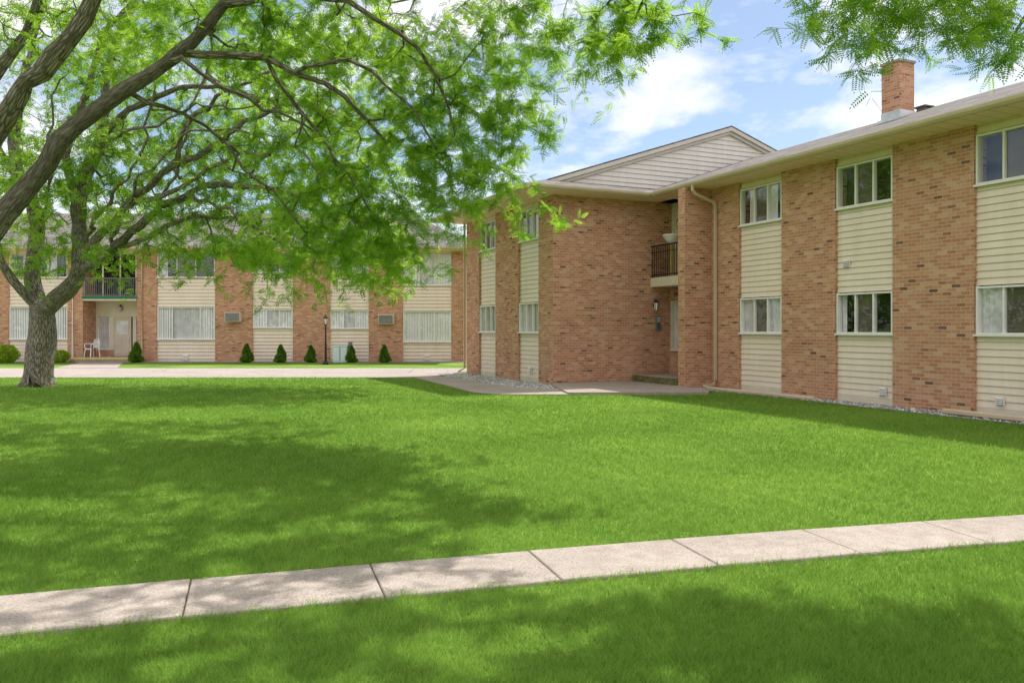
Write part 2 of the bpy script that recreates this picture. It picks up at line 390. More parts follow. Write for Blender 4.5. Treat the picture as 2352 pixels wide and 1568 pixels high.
rl.box(Wx,fin_t-.3,-.255,-.225,3.17,3.20,BLACK).box(Wx,fin_t-.3,-.26,-.22,4.02,4.06,BLACK).box(Wx,fin_t-.3,-.25,-.23,3.84,3.86,BLACK)
x=Wx+.05
while x<fin_t-.3: rl.box(x-.009,x+.009,-.249,-.231,3.11,4.03,BLACK); x+=.11
rl.obj('railing',B)
wall_lamp(A,(t_at(1569,.5),.5-.02,4.7),(0,-1))
wall_lamp(A,(Wx,y_at(1502,Wx),2.30),(1,0))
yb=y_at(1510,Wx)
ic=MB().box(Wx,Wx+.07,yb-.08,yb+.08,1.55,2.0,GREYM).box(Wx+.07,Wx+.078,yb-.06,yb+.06,1.80,1.95,STEEL)
for i in range(4):
    for j in range(2): ic.box(Wx+.07,Wx+.08,yb-.045+j*.05,yb-.015+j*.05,1.6+i*.045,1.625+i*.045,BLACK)
ic.obj('intercom_box',A)
htext('2764',A,(t_at(1556,ys),ys-.01,2.55),.19,(math.pi/2,0,0),BLACK)
sf=MB()
sf.box(-2.99,Xend+.4,-.73,-.001,ZS,ZS+.03,SOFFIT).box(k[0]-.45,Wx+.77,-4.65,9.5,ZS+.001,ZS+.03,SOFFIT).box(Wx,Xend+.4,.0,9.5,ZS+.001,ZS+.03,SOFFIT)
sf.obj('soffit',A)
rs=.345; RY=4.5; RZ=ZG+(RY+.75)*rs
def slope(mb,pts,uvs=None,th=.04):
    p=[Vector(q) for q in pts]; mb.poly(p,SHINGLE,uvs); mb.poly([q-Vector((0,0,th)) for q in p][::-1],SHINGLE)
    for i in range(len(p)):
        a,b=p[i],p[(i+1)%len(p)]; mb.poly([a-Vector((0,0,th)),b-Vector((0,0,th)),b,a],SHINGLE)
rf=MB()
def uvx(pts): return [(q[0],q[1]*1.06) for q in pts]
def uvy(pts): return [(q[1],q[0]*1.06) for q in pts]
X1=Xend+.5
q=[(-4.8,-.77,ZG),(X1,-.77,ZG),(X1,RY,RZ),(-4.8,RY,RZ)]; slope(rf,q,uvx(q))
q=[(-4.8,RY,RZ),(X1,RY,RZ),(X1,9.8,ZG),(-4.8,9.8,ZG)]; slope(rf,q,uvx(q))
gx=-4.78; ws=.334; ey=-4.69; ry=3.45; rz=ZG+(ry-ey)*ws; xb=k[0]-.5
q=[(xb,ey,ZG),(gx-.0,ey,ZG),(gx+.0,ey+1.44,ZG+.481),(gx+.18,ey+1.44,ZG+.481),(gx+.18,ry,rz),(xb,ry,rz)]; slope(rf,q,uvx(q))
q=[(xb,ry,rz),(gx+.18,ry,rz),(gx+.18,2*ry-ey,ZG),(xb,2*ry-ey,ZG)]; slope(rf,q,uvx(q))
wx=Wx+.77; hz=ZG+.485
q=[(wx,ey,ZG),(wx,5,ZG),(gx,5,hz),(gx,ey+1.45,hz)]; slope(rf,q,uvy(q))
q=[(wx,ey,ZG+.002),(gx,ey+1.45,hz+.002),(gx,ey,ZG+.002)]; slope(rf,q,uvx(q))
ROOF=rf.obj('roof',A)
gb=MB(); z=hz-.03
while z<rz-.1:
    t=min(z+.15,rz-.05); y0=ey+(z-ZG)/ws+.1; y1=ey+(t-ZG)/ws+.1
    gb.poly([(gx+.026,y0,z),(gx+.026,2*ry-y0,z),(gx+.002,2*ry-y1,t),(gx+.002,y1,t)],GSIDING)
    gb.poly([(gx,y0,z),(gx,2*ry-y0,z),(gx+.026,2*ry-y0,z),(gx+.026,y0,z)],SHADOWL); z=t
gb.obj('gable_siding',ROOF)
rk=MB()
for sgn in (1,-1):
    ya=ey+1.2; pa=(ya,ZG+(ya-ey)*ws-.042); pb=(ry,rz-.042)
    fy=(lambda y:y) if sgn==1 else (lambda y:2*ry-y)
    for x0,x1,h in ((gx+.10,gx+.17,.12),(gx+.03,gx+.09,.22)):
        a=[(x0,fy(pa[0]),pa[1]),(x0,fy(pb[0]),pb[1]),(x0,fy(pb[0]),pb[1]-h),(x0,fy(pa[0]),pa[1]-h)]
        b=[(x1,*p[1:]) for p in a]
        rk.poly(a,RAKE).poly(b[::-1],RAKE)
        for i in range(4): rk.poly([a[i],a[(i+1)%4],b[(i+1)%4],b[i]],RAKE)
rk.obj('rake_board',ROOF)
g=MB()
gutter(g,(wx+.12,-.75),(X1,-.75),ZS+.0,ZG-.02,(0,-1))
gutter(g,(wx,-.75),(wx,ey+.02),ZS,ZG-.02,(1,0))
gutter(g,(wx+.12,ey+.02),(xb,ey+.02),ZS,ZG-.02,(0,-1))
g.obj('gutter',ROOF)
cy=3.4; ct=1.85; cz=ZG+(cy+.75)*rs
ch=MB(); ch.box(ct-.27,ct+.27,cy-.26,cy+.26,cz-.4,8.27,BRICK); ch.box(ct-.30,ct+.30,cy-.29,cy+.29,8.27,8.33,CONC)
CH=ch.obj('chimney',ROOF)
fl=MB(); fl.prism([(ct-.33,cy-.36),(ct+.33,cy-.36),(ct+.33,cy+.29),(ct-.33,cy+.29)],cz-.25,cz-.05,STEEL); fl.box(ct-.285,ct+.285,cy-.275,cy+.275,cz-.05,cz+.14,STEEL)
fl.obj('chimney_flashing',CH)
rv=MB(); vy=4.1; tx=t_at(2122,vy); vz=ZG+(vy+.75)*rs
rv.box(tx-.12,tx+.12,vy-.12,vy+.12,vz-.1,vz+.05,GREYM).box(tx-.18,tx+.18,vy-.18,vy+.18,vz+.05,vz+.08,GREYM); rv.obj('roof_vent',ROOF)
def dsp(par,pts,m=None,r=.045):
    return MB().tube(pts,r,m or TRIM,4).obj('downspout',par)
dsp(A,[(-1.0,-.81,5.40),(-1.0,-.81,5.26),(-1.0,-.72,5.16),(-1.0,-.12,4.98),(-1.0,-.065,4.88),(-1.0,-.065,.25),(-1.0,-.12,.12),(-1.0,-.4,.08)])
dsp(A,[(k[0]-.06,Wo-.06,5.36),(k[0]-.06,Wo-.06,.2),(k[0]-.06,Wo-.3,.08)])
def world_pts(l): return [(*A2W(a,b),z) for a,b,z in l]
dp=MB().tube(world_pts([(-1.05,-.4,.07),(-.6,-.62,.06),(0,-.68,.06),(1.3,-.55,.055),(2.9,-.42,.05)]),.05,TRIM,8).obj('drain_pipe',None,'tan plastic downspout extension lying on the gravel','drain pipe')
dp2=MB().tube(world_pts([(6.1,-.42,.07),(7.2,-.45,.07),(9.2,-.4,.07)]),.055,TRIM,6).obj('drain_pipe',None,'tan downspout extension lying along the gravel strip','drain pipe')
pl=MB(); px_,py_=A2W(t_at(1543,-.05),-.05)
pl.rev([(0,0),(.13,0),(.13,.03),(.07,.06),(.06,.78),(.08,.84)],YELLOW,(0,0,0),14)
pl.rev([(.08,.84),(.16,.90),(.24,1.0),(.27,1.03),(.27,1.06),(.24,1.06),(.22,1.0),(0,.96)],PLASTIC,(0,0,0),18)
PLT=pl.obj('pedestal_planter',None,'white bowl on a yellowed pedestal standing on the balcony','planter',loc=(px_,py_,3.11)); PLT.scale=(1,1,1.15)
def A2Wl(l): return [A2W(a,b) for a,b in l]
MB().prism(A2Wl([(Wx+.15,-1.0),(fin_t-.32,-1.0),(fin_t-.32,ys-.01),(Wx+.15,ys-.01)]),.0,.26,MOSSY,CONC).obj('entry_step',None,'mossy stone step at the recessed building entrance','step')
# ================================================================ BUILDING B (far)
LAP=[.168,.04]
YB=39.37; kb=YB/F
def bx(px): return (px-CX)*kb
def bz(py): return H-(py-HY)*kb
Bd=bpy.data.objects.new('apartment_building',None); COL.objects.link(Bd); Bd.location=(0,YB,0)
Bd['label']='long two-storey brick apartment building with shingled roof and air conditioners'; Bd['category']='building'
bw=MB(); ZT=5.36
xr=bx(1067); xl=bx(-420)
def bp(a,b): bw.box(bx(a),bx(b),0,.35,0,ZT,BRICK)
for a,b in ((-60,20),(155,190),(315,360),(494,580),(673,758),(847,925),(1037,1067),(-420,-200)): bp(a,b)
bw.box(xr-.3,xr,.35,9.6,0,ZT,BRICK).box(xl,xr-.3,9.6,9.9,0,ZT,BRICK)
bw.box(bx(190),bx(315),1.2,1.5,0,.55,BRICK)
bw.box(bx(190)-.1,bx(190)+.02,.352,1.2,0,ZT-.01,BRICK).box(bx(315)-.02,bx(315)+.1,.352,1.2,0,ZT-.01,BRICK)
bw.obj('brick_wall',Bd)
MB().box(xl+.1,bx(190)-.1,.36,9.5,0,ZT-.01,DARK).box(bx(190)-.1,bx(315)+.1,1.52,9.5,0,ZT-.01,DARK).box(bx(315)+.1,xr-.31,.36,9.5,0,ZT-.01,DARK).obj('dark_core',Bd)
big_lo=(bz(779),bz(705)); big_up=(bz(650)-.02,bz(578)); sm_lo=(bz(752),bz(710)); sm_up=(bz(626),bz(583))
def bbay(a,b,lo,up,fl,fu,kl,ku,sd): bay(Bd,bx(a),bx(b),0,[(lo[0],lo[1],fl,kl,sd),(up[0],up[1],fu,ku,sd+1)],ZT)
bbay(-200,-60,big_lo,big_up,(1,1,1),(1,1,1),'bdb','nsn',100)
bbay(20,155,big_lo,(bz(637),bz(585)),(1,1,1),(1,1,1),'bbb','dnd',110)
bbay(360,494,big_lo,(bz(637),bz(570)),(1,2,1),(1,1,1),'bcb','dsn',120)
bbay(580,673,sm_lo,sm_up,(1,1,1),(1,1,1),'bcb','cnc',130)
bbay(758,847,(bz(754),bz(712)),sm_up,(1,1,1),(1,1,1),'bcb','cbc',140)
bbay(925,1037,(bz(785),bz(714)),(bz(655),bz(583)),(1,1,1),(1,1,1),'bbb','bcb',150)
x0,x1=bx(190),bx(315)
po=MB().box(x0+.021,x1-.021,-.05,1.5,2.96,3.18,CREAM); PO=po.obj('balcony',Bd)
MB().box(x0,x1,-.09,-.052,3.05,3.17,GREEN).obj('beam',PO)
r2=MB().box(x0,x1,-.05,-.01,4.02,4.07,GREYM).box(x0,x1,-.045,-.015,3.24,3.27,GREYM)
x=x0+.05
while x<x1: r2.box(x-.012,x+.012,-.04,-.02,3.18,4.03,GREYM); x+=.09
r2.obj('railing',PO)
scn=MB()
for xx in (x0+.03,x0+(x1-x0)*.36,x0+(x1-x0)*.68,x1-.08): scn.box(xx,xx+.05,.0,.05,3.18,5.2,CREAM)
scn.box(x0+.022,x1-.022,0,.05,5.2,ZT,CREAM).obj('porch_frame',PO)
pw=MB(); pw.box(x0,x1,1.2,1.5,2.2,2.96,CREAM).box(x0,bx(196),1.2,1.5,.55,2.2,CREAM).box(bx(224),bx(234),1.2,1.5,.55,2.2,CREAM).box(bx(278),bx(284),1.2,1.5,.55,2.2,CREAM).box(bx(312),x1,1.2,1.5,.55,2.2,CREAM)
pw.obj('entry_surround',Bd)
window(Bd,bx(196),bx(224),.58,2.18,1.26,(1,),'c',201,WHITE); window(Bd,bx(284),bx(312),.58,2.18,1.26,(1,),'c',202,WHITE)
dx0,dx1=bx(236),bx(276)
dd=MB().box(dx0,dx1,1.14,1.19,.25,2.2,DOORM)
for zz,hh in ((.35,.35),(.8,.35)):
    for s_ in (0,1): dd.box(dx0+.08+s_*.37,dx0+.38+s_*.37,1.12,1.139,zz,zz+hh,DOORM)
DD=dd.obj('door',Bd); MB().box(dx0+.14,dx1-.14,1.125,1.139,1.32,2.0,DRAPE).obj('door_window',DD)
MB().tube([(dx1-.08,1.13,1.2),(dx1-.08,1.07,1.2)],.03,STEEL,8).obj('door_handle',DD)
htext('2736',Bd,(bx(298),-.012+1.2,2.35),.2,(math.pi/2,0,0),BLACK)
wall_lamp(Bd,(bx(252),1.19,2.62),(0,-1))
MB().box(x0+.021,x1-.021,-.7,1.19,.0,.23,CONC).box(x0-.1,x1+.1,-.72,-.701,.14,.24,YELLOW).obj('porch_step',Bd)
def acu(px,py):
    x,z=bx(px),bz(py); b=MB().box(x-.37,x+.37,-.28,0,z-.23,z+.23,CREAM)
    b.box(x-.34,x+.34,-.30,-.281,z-.20,z+.20,ACG)
    for i in range(7): b.box(x-.33,x+.33,-.315,-.301,z-.185+i*.057,z-.162+i*.057,GREYM)
    b.obj('air_conditioner',Bd)
acu(538,728); acu(888,733)
rb=MB(); Rz=ZG+.42*5.6
q=[(xl,-.75,ZG),(xr+.7,-.75,ZG),(xr-3.2,4.85,Rz),(xl,4.85,Rz)]; slope(rb,q,uvx(q))
q=[(xl,4.85,Rz),(xr-3.2,4.85,Rz),(xr+.7,10.5,ZG),(xl,10.5,ZG)]; slope(rb,q,uvx(q))
q=[(xr+.7,-.75,ZG+.002),(xr+.7,10.5,ZG+.002),(xr-3.2,4.85,Rz+.002)]; slope(rb,q,uvy(q))
RB=rb.obj('roof',Bd)
gb=MB(); gutter(gb,(xl,-.73),(xr+.7,-.73),ZS,ZG-.02,(0,-1)); gutter(gb,(xr+.68,10),(xr+.68,-.73),ZS,ZG-.02,(1,0)); gb.obj('gutter',RB)
MB().box(xl,xr+.68,-.72,9.9,ZT+.001,ZT+.03,SOFFIT).obj('soffit',Bd)
dsp(Bd,[(bx(327),-.6,5.38),(bx(327),-.06,5.1),(bx(327),-.06,.2),(bx(327),-.4,.08)]); dsp(Bd,[(xr+.06,-.06,5.38),(xr+.06,-.06,.1)])
dsp(Bd,[(bx(168),-.06,5.3),(bx(168),-.06,.2),(bx(160),-.3,.08)],WHITE)
for px in (425,980): vent(Bd,bx(px),.22,YS,.28)
# ---------------------------------------------------------------- street furniture by B
lx=bx(748)*36.5/YB
lp=MB(); lp.rev([(.14,0),(.14,.05),(.09,.12),(.055,.2),(.045,.9),(.05,.93),(.035,.97),(.033,1.72),(.06,1.76),(.045,1.8)],BLACK,(0,0,0),12)
LP=lp.obj('lamp_post',None,'black lamp post with glass lantern by the front lawn','lamp post',loc=(lx,36.5,0)); 
ln=MB(); ln.rev([(.05,1.80),(.11,2.05)],PLASTIC,(0,0,0),6); ln.rev([(.13,2.05),(.13,2.07),(.05,2.17),(.015,2.2),(.015,2.25),(0,2.26)],BLACK,(0,0,0),6)
for j in range(6):
    a=j*math.pi/3; ln.tube([(.05*math.cos(a),.05*math.sin(a),1.8),(.112*math.cos(a),.112*math.sin(a),2.05)],.01,BLACK,4)
ln.obj('lantern',LP)
MB().tube([(-.16,0,1.62),(.16,0,1.62)],.014,BLACK,6).obj('ladder_bar',LP)
ub=MB().box(-.32,.32,-.2,.2,0,.74,UTIL).box(-.35,.35,-.23,.23,.74,.80,UTIL).box(.02,.3,-.215,-.201,.08,.66,UTIL).box(-.28,-.02,-.215,-.201,.08,.66,UTIL).box(-.012,.012,-.218,-.201,.06,.68,GREYM)
ub.tube([(.45,0,0),(.45,0,.95)],.04,GREYM,8); ub.box(.36,.54,-.06,.06,.55,.95,GREYM)
ub.obj('utility_box',None,'pale blue metal utility cabinet standing on gravel by the wall','utility box',loc=(bx(784)*.985,YB-.7,.02))
ch=MB()
ch.poly([(-.23,-.22,.42),(.23,-.22,.42),(.21,.2,.40),(-.21,.2,.40)],PLASTIC).poly([(-.21,.2,.385),(.21,.2,.385),(.23,-.22,.405),(-.23,-.22,.405)],PLASTIC)
ch.poly([(-.23,-.22,.37),(.23,-.22,.37),(.23,-.22,.42),(-.23,-.22,.42)],PLASTIC)
CHR=ch.obj('plastic_chair',None,'white plastic garden chair on the porch','chair',loc=(bx(209),YB+.1,.235))
bk=MB()
for i in range(5): 
    xx=-.17+i*.085; bk.box(xx-.02,xx+.02,.215,.235,.45,.80,PLASTIC)
bk.tube([(-.22,.22,.40),(-.235,.23,.62),(-.19,.25,.80),(-.08,.26,.87),(.08,.26,.87),(.19,.25,.80),(.235,.23,.62),(.22,.22,.40)],.022,PLASTIC,8)
bk.obj('backrest',CHR)
for sx in (-1,1):
    MB().tube([(sx*.22,-.22,.41),(sx*.26,-.22,.62),(sx*.27,-.1,.65),(sx*.24,.22,.64)],.02,PLASTIC,6).obj('armrest',CHR)
    for sy in (-1,1): MB().tube([(sx*.21,sy*.2,.41),(sx*.25,sy*.25,.0)],.024,PLASTIC,6).obj('leg',CHR)
CHR.rotation_euler=(0,0,-.5)
# ================================================================ GROUND
gm=MB(); 
gm.poly([(-1200,-1200,0),(1200,-1200,0),(1200,1500,0),(-1200,1500,0)],LAWNM); gm.obj('ground',None,kind='structure')
rd=[(-90,26.7),(-3.35,26.7),(-2.5,27.4),(-1.9,30.3),(6.5,34.2),(30,34.6),(30,36.5),(0,33.0),(-90,33.2)]
MB().poly([(x,y,.008) for x,y in rd],ROADM).obj('road',None,kind='structure')
MB().poly([(bx(196)*.9,33.1,.012),(bx(300)*.87,33.1,.012),(bx(300),38.65,.012),(bx(205),38.65,.012)],CONC).obj('path',None,kind='structure')
MB().poly([(xl,38.5,.012),(xr+.3,38.5,.012),(xr+.3,39.5,.012),(xl,39.5,.012)],GRAVEL).obj('gravel',None,kind='structure')
walkL=[(-3.3,26.8),(-.95,20.2),(-.5,19.75),(.2,19.6),(1.35,19.55),(1.3,20.9),(.65,21.4),(.1,21.9),(-.85,23.8),(-2.15,26.8)]
MB().prism(walkL,-.05,.03,CONC).obj('sidewalk',None,kind='structure')
pat=[(1.35,19.6),(4.75,19.7),(4.98,20.4),A2W(-1.0,-.95),A2W(Wx+.05,-.5),A2W(Wx+.04,Wo+.0),(1.1,22.3)]
MB().prism(pat,-.05,.075,CONC).obj('patio',None,kind='structure')
gbed=[(1.3,20.9),(.65,21.4),(.1,21.9),(-.85,23.8),(-2.15,26.8),(-2.6,28.6),A2W(k[0]-.3,Wo),A2W(Wx,Wo)]
MB().poly([(x,y,.010) for x,y in gbed],GRAVEL).obj('gravel',None,kind='structure')
rbed=[(4.98,20.4),A2W(-.2,-.85),A2W(2,-.62),A2W(7,-.72),A2W(15,-.7),A2W(15,.1),A2W(fin_t,.1),A2W(fin_t,-.88),A2W(-1.0,-.95)]
MB().poly([(x,y,.010) for x,y in rbed],GRAVEL).obj('gravel',None,kind='structure')
fx=[-3.02,.168,4.35]; fyv=[4.80,5.80,6.91]
cf=np.polyfit(fx,fyv,2); dcf=np.polyder(cf)
def farY(X):
    X=np.asarray(X,float); lo=-4.0; hi=5.5; Xc=np.clip(X,lo,hi)
    return np.polyval(cf,Xc)+np.polyval(dcf,Xc)*(X-Xc)
def slopeF(X): return np.polyval(dcf,np.clip(X,-4,5.5))
WD=.70
X=G(850,1303)[0]; XS=[X]
while XS[-1]<10.5:
    XS.append(XS[-1]+1.12/math.sqrt(1+slopeF(XS[-1])**2))
x=X
while x>-16:
    x-=1.12/math.sqrt(1+slopeF(x)**2); XS.insert(0,x)
sw=MB()
def fpt(X,w):
    s=slopeF(X); L=math.sqrt(1+s*s); return (X+s/L*w, float(farY(X))-w/L)
for i in range(len(XS)-1):
    a,b=XS[i]+.004,XS[i+1]-.004; top=.028+random.uniform(-.003,.003); n=4
    pts=[fpt(a+(b-a)*j/n,0) for j in range(n+1)]+[fpt(a+(b-a)*j/n,WD) for j in range(n,-1,-1)]
    ins=[]
    cxm=sum(p[0] for p in pts)/len(pts); cym=sum(p[1] for p in pts)/len(pts)
    for p in pts: dxx,dyy=cxm-p[0],cym-p[1]; L=math.hypot(dxx,dyy); ins.append((p[0]+dxx/L*.008,p[1]+dyy/L*.008))
    ins=ins[::-1]; pts=pts[::-1]
    sw.poly([(p[0],p[1],top) for p in ins],CONC)
    for j in range(len(pts)):
        a_,b_=pts[j],pts[(j+1)%len(pts)]; c_,d_=ins[j],ins[(j+1)%len(pts)]
        sw.poly([(a_[0],a_[1],top-.008),(b_[0],b_[1],top-.008),(d_[0],d_[1],top),(c_[0],c_[1],top)],CONC)
        sw.poly([(a_[0],a_[1],-.03),(b_[0],b_[1],-.03),(b_[0],b_[1],top-.008),(a_[0],a_[1],top-.008)],CONC)
sw.obj('sidewalk',None,kind='structure')
MB().poly([(*fpt(XS[0],.01),.004),(*fpt(XS[0],WD-.01),.004)]+[(*fpt(x,WD-.01),.004) for x in XS[1:]]+[(*fpt(x,.01),.004) for x in XS[:0:-1]],MOSSY).obj('sidewalk_bed',None,kind='structure')
def inpoly(x,y,poly):
    c=np.zeros(len(x),bool); n=len(poly)
    for i in range(n):
        x0_,y0_=poly[i]; x1_,y1_=poly[(i+1)%n]
        cond=((y0_>y)!=(y1_>y)) & (x<(x1_-x0_)*(y-y0_)/(y1_-y0_+1e-12)+x0_)
        c^=cond
    return c
N=620000
Yg=3.1*(26.5/3.1)**rng.random(N); Xg=Yg*rng.uniform(-.70,.70,N)
fy_=farY(Xg); sl=slopeF(Xg); dd_=(fy_-Yg)/np.sqrt(1+sl*sl)
wob=.016*np.sin(Xg*23)+.014*np.sin(Xg*61+1)+.012*np.sin(Xg*7)
keep=~((dd_>0.0+wob)&(dd_<WD+wob))
for p in (walkL,pat,gbed,rbed): keep&=~inpoly(Xg,Yg,p)
tl=(Xg-P0[0])*D1[0]+(Yg-P0[1])*D1[1]; ol=(Xg-P0[0])*D2[0]+(Yg-P0[1])*D2[1]
keep&=~((ol>-.5)&(tl>-3)); keep&=~((ol>Wo-.3)&(tl<=-3)); keep&=~((Yg>26.7))
Xg,Yg=Xg[keep],Yg[keep]; n=len(Xg)
edge=np.abs((farY(Xg)-Yg)/np.sqrt(1+slopeF(Xg)**2)-WD/2)-WD/2
ang=rng.uniform(0,2*math.pi,n); wd=.0019*np.clip(Yg/4.5,1,5)*rng.uniform(.7,1.4,n)
def wav(fx_,fy2,ph): return .5+.5*np.sin(Xg*fx_+1.6*np.sin(Yg*fy2*.8+ph))*np.sin(Yg*fy2+1.5*np.sin(Xg*fx_*.7+ph))
clump=wav(2.1,2.6,0); clump2=wav(9.1,8.3,1); clump3=wav(23,21,2)
hh=(.026+.010*clump+.012*clump2+.012*clump3)*rng.uniform(.6,1.35,n)*np.where(edge<.05,1.25,1)
la=1.2*np.sin(Xg*1.3+Yg*.9)+1.2*np.sin(Yg*2.9-Xg*2.3)+1.2*np.sin(Xg*11+Yg*7)+rng.normal(0,1.5,n); le=hh*rng.uniform(.2,1.1,n)
v=np.zeros((n,3,3))
v[:,0]=np.stack([Xg-np.cos(ang)*wd,Yg-np.sin(ang)*wd,np.zeros(n)],1)
v[:,1]=np.stack([Xg+np.cos(ang)*wd,Yg+np.sin(ang)*wd,np.zeros(n)],1)
v[:,2]=np.stack([Xg+np.cos(la)*le,Yg+np.sin(la)*le,hh],1)
big=wav(.9,.8,1)
rv_=np.repeat(np.clip(rng.random(n)*.5+.14*clump2+.14*clump3+.22*big,0,1),3)
mkobj('grass',np_mesh('grass',v.reshape(-1,3),3,GRASSM,rv_),kind='stuff',label='mown green lawn grass blades')
def tetra_stones(poly,n,name):
    xs=[p[0] for p in poly]; ysv=[p[1] for p in poly]
    x=rng.uniform(min(xs),max(xs),n*4); y=rng.uniform(min(ysv),max(ysv),n*4); kp=inpoly(x,y,poly); x,y=x[kp][:n],y[kp][:n]; m=len(x)
    oc=np.array([[1,0,0],[0,1,0],[-1,0,0],[0,-1,0],[0,0,.8],[0,0,-.6]]); fc=[(0,1,4),(1,2,4),(2,3,4),(3,0,4)]
    s=rng.uniform(.014,.038,m); a=rng.uniform(0,6.28,m)
    P=oc[None]*rng.uniform(.6,1.2,(m,6,3)); c,sn=np.cos(a)[:,None],np.sin(a)[:,None]
    Q=np.stack([P[...,0]*c-P[...,1]*sn,P[...,0]*sn+P[...,1]*c,P[...,2]],-1)*s[:,None,None]+np.stack([x,y,np.full(m,.015)],1)[:,None]
    V=Q[:,np.array(fc).ravel()].reshape(-1,3)
    mkobj('gravel_stones',np_mesh(name,V,3,STONE,np.repeat(rng.random(m),12)),kind='stuff',label='loose white and grey crushed stone')
m_,nt_,o_=newmat('loose_stone'); pbsdf(nt_,o_,RAMP(nt_,rndattr(nt_),[(0,(.22,.22,.23)),(.6,(.48,.47,.48)),(1,(.76,.75,.74))]),.85); STONE=m_
tetra_stones(rbed,5000,'s1'); tetra_stones(gbed,3500,'s2')
# ================================================================ TREES
def P3(px,py,Y): return np.array([(px-CX)/F*Y,Y,H-(py-HY)/F*Y])
class Tree:
    def __init__(s,base):
        s.pos=[np.array(base,float)]; s.par=[-1]; s.rad=[0.]; s.limb=[True]
    def nearest(s,p,only=None):
        A_=np.array(s.pos); d=np.linalg.norm(A_-p,axis=1); return int(d.argmin()),float(d.min())
    def add_limb(s,pts,r0,r1,start=None,step=.28,wig=.07):
        pts=[np.array(p,float) for p in pts]
        i,_=s.nearest(pts[0]) if start is None else (start,0)
        P=[s.pos[i]]+pts[1:] if start is None else [s.pos[start]]+pts
        P=[P[0]]+P+[P[-1]]; out=[]
        for a in range(1,len(P)-2):
            p0,p1,p2,p3=P[a-1],P[a],P[a+1],P[a+2]; L=np.linalg.norm(p2-p1); m=max(2,int(L/step))
            for j in range(1,m+1):
                t=j/m; out.append(.5*((2*p1)+(-p0+p2)*t+(2*p0-5*p1+4*p2-p3)*t*t+(-p0+3*p1-3*p2+p3)*t**3))
        cur=i; w=np.zeros(3)
        for j,q in enumerate(out):
            w=w*.7+rng.normal(0,wig,3)*.5
            s.pos.append(q+w); s.par.append(cur); s.rad.append((r0+(r1-r0)*(j+1)/len(out))*(1+.07*rng.normal())); s.limb.append(True); cur=len(s.pos)-1
        return cur
    def grow(s,att,step=.16,rt=.0045,maxd=6,lift=.18,jit=.02):
        A_=np.array(s.pos); att=np.array(att)
        d0=np.array([np.linalg.norm(A_-a,axis=1).min() for a in att]); att=att[np.argsort(d0)]
        cap=400000; buf=np.zeros((cap,3)); n=len(s.pos); buf[:n]=A_
        for a in att:
            d=np.linalg.norm(buf[:n]-a,axis=1); i=int(d.argmin()); D=float(d[i])
            if D<.05: continue
            p=buf[i].copy(); pr=s.par[i]; pd=(p-buf[pr]) if pr>=0 else np.array([0,0,1.]); pd/=np.linalg.norm(pd)+1e-9
            c=p+pd*D*.35+np.array([0,0,lift*D])+rng.normal(0,.17*D,3); m=max(2,int(D/step)); cur=i; w=np.zeros(3)
            for j in range(1,m+1):
                t=j/m; q=(1-t)**2*p+2*(1-t)*t*c+t*t*a
                w=w*.6+rng.normal(0,jit,3); q=q+w
                if n>=cap: break
                buf[n]=q; s.pos.append(q); s.par.append(cur); s.rad.append(0.); s.limb.append(False); cur=n; n+=1
        N_=len(s.pos); acc=np.zeros(N_); kids=[0]*N_
        for i in range(N_-1,0,-1):
            if kids[i]==0: acc[i]=max(acc[i],rt**2.25)
            acc[s.par[i]]+=acc[i]; kids[s.par[i]]+=1
        R=acc**(1/2.25)
        for i in range(N_):
            if s.limb[i] : s.rad[i]=s.rad[i] if s.rad[i]>0 else R[i]
            else: s.rad[i]=min(R[i],s.rad[s.par[i]]*.85)
    def mesh(s,name,flare=None):
        N_=len(s.pos); ch=[[] for _ in range(N_)]
        for i in range(1,N_): ch[s.par[i]].append(i)
        V=[];Fc=[];UV=[]
        st=[(0,-1)]
        while st:
            i,pa=st.pop(); chain=[i] if pa<0 else [pa,i]
            while ch[i]:
                c=sorted(ch[i],key=lambda q:(-(s.limb[q]),-s.rad[q])); 
                for q in c[1:]: st.append((q,i))
                i=c[0]; chain.append(i)
            if len(chain)<2: continue
            rr=[s.rad[q] for q in chain]
            if pa>=0: rr[0]=min(rr[0],rr[1]*1.15)
            rm=max(rr); k_=16 if rm>.12 else 8 if rm>.04 else 5 if rm>.012 else 3
            P=np.array([s.pos[q] for q in chain]); T=np.gradient(P,axis=0); T/=np.linalg.norm(T,axis=1)[:,None]+1e-9
            u=np.cross(T[0],[0.3,1,.2]); u/=np.linalg.norm(u); L=0; b0=len(V)
            for j in range(len(P)):
                u=u-T[j]*np.dot(u,T[j]); u/=np.linalg.norm(u)+1e-9; w=np.cross(T[j],u)
                if j: L+=np.linalg.norm(P[j]-P[j-1])
                for a in range(k_):
                    an=2*math.pi*a/k_; r=rr[j]
                    if rm>.06: r*=1+.08*math.sin(an*3+L*1.1)+.05*math.sin(an*5-L*2.3)
                    if flare and pa<0 and P[j][2]<flare[0]:
                        f_=1-P[j][2]/flare[0]; r*=1+flare[1]*f_**2.2*(1+.35*math.sin(an*4+1))
                    V.append(tuple(P[j]+r*(u*math.cos(an)+w*math.sin(an))))
                    UV.append((abs(an-math.pi)*max(rm,.03), L))
            for j in range(len(P)-1):
                for a in range(k_):
                    b=(a+1)%k_; Fc.append((b0+j*k_+a,b0+j*k_+b,b0+(j+1)*k_+b,b0+(j+1)*k_+a))
        me=bpy.data.meshes.new(name); me.from_pydata(V,[],Fc); l=me.uv_layers.new(name='UVMap')
        vi=np.zeros(len(me.loops),dtype=np.int32); me.loops.foreach_get('vertex_index',vi); l.data.foreach_set('uv',np.array(UV,dtype=np.float32)[vi].ravel())
        me.polygons.foreach_set('use_smooth',[True]*len(Fc)); me.materials.append(BARK); me.update(); return me
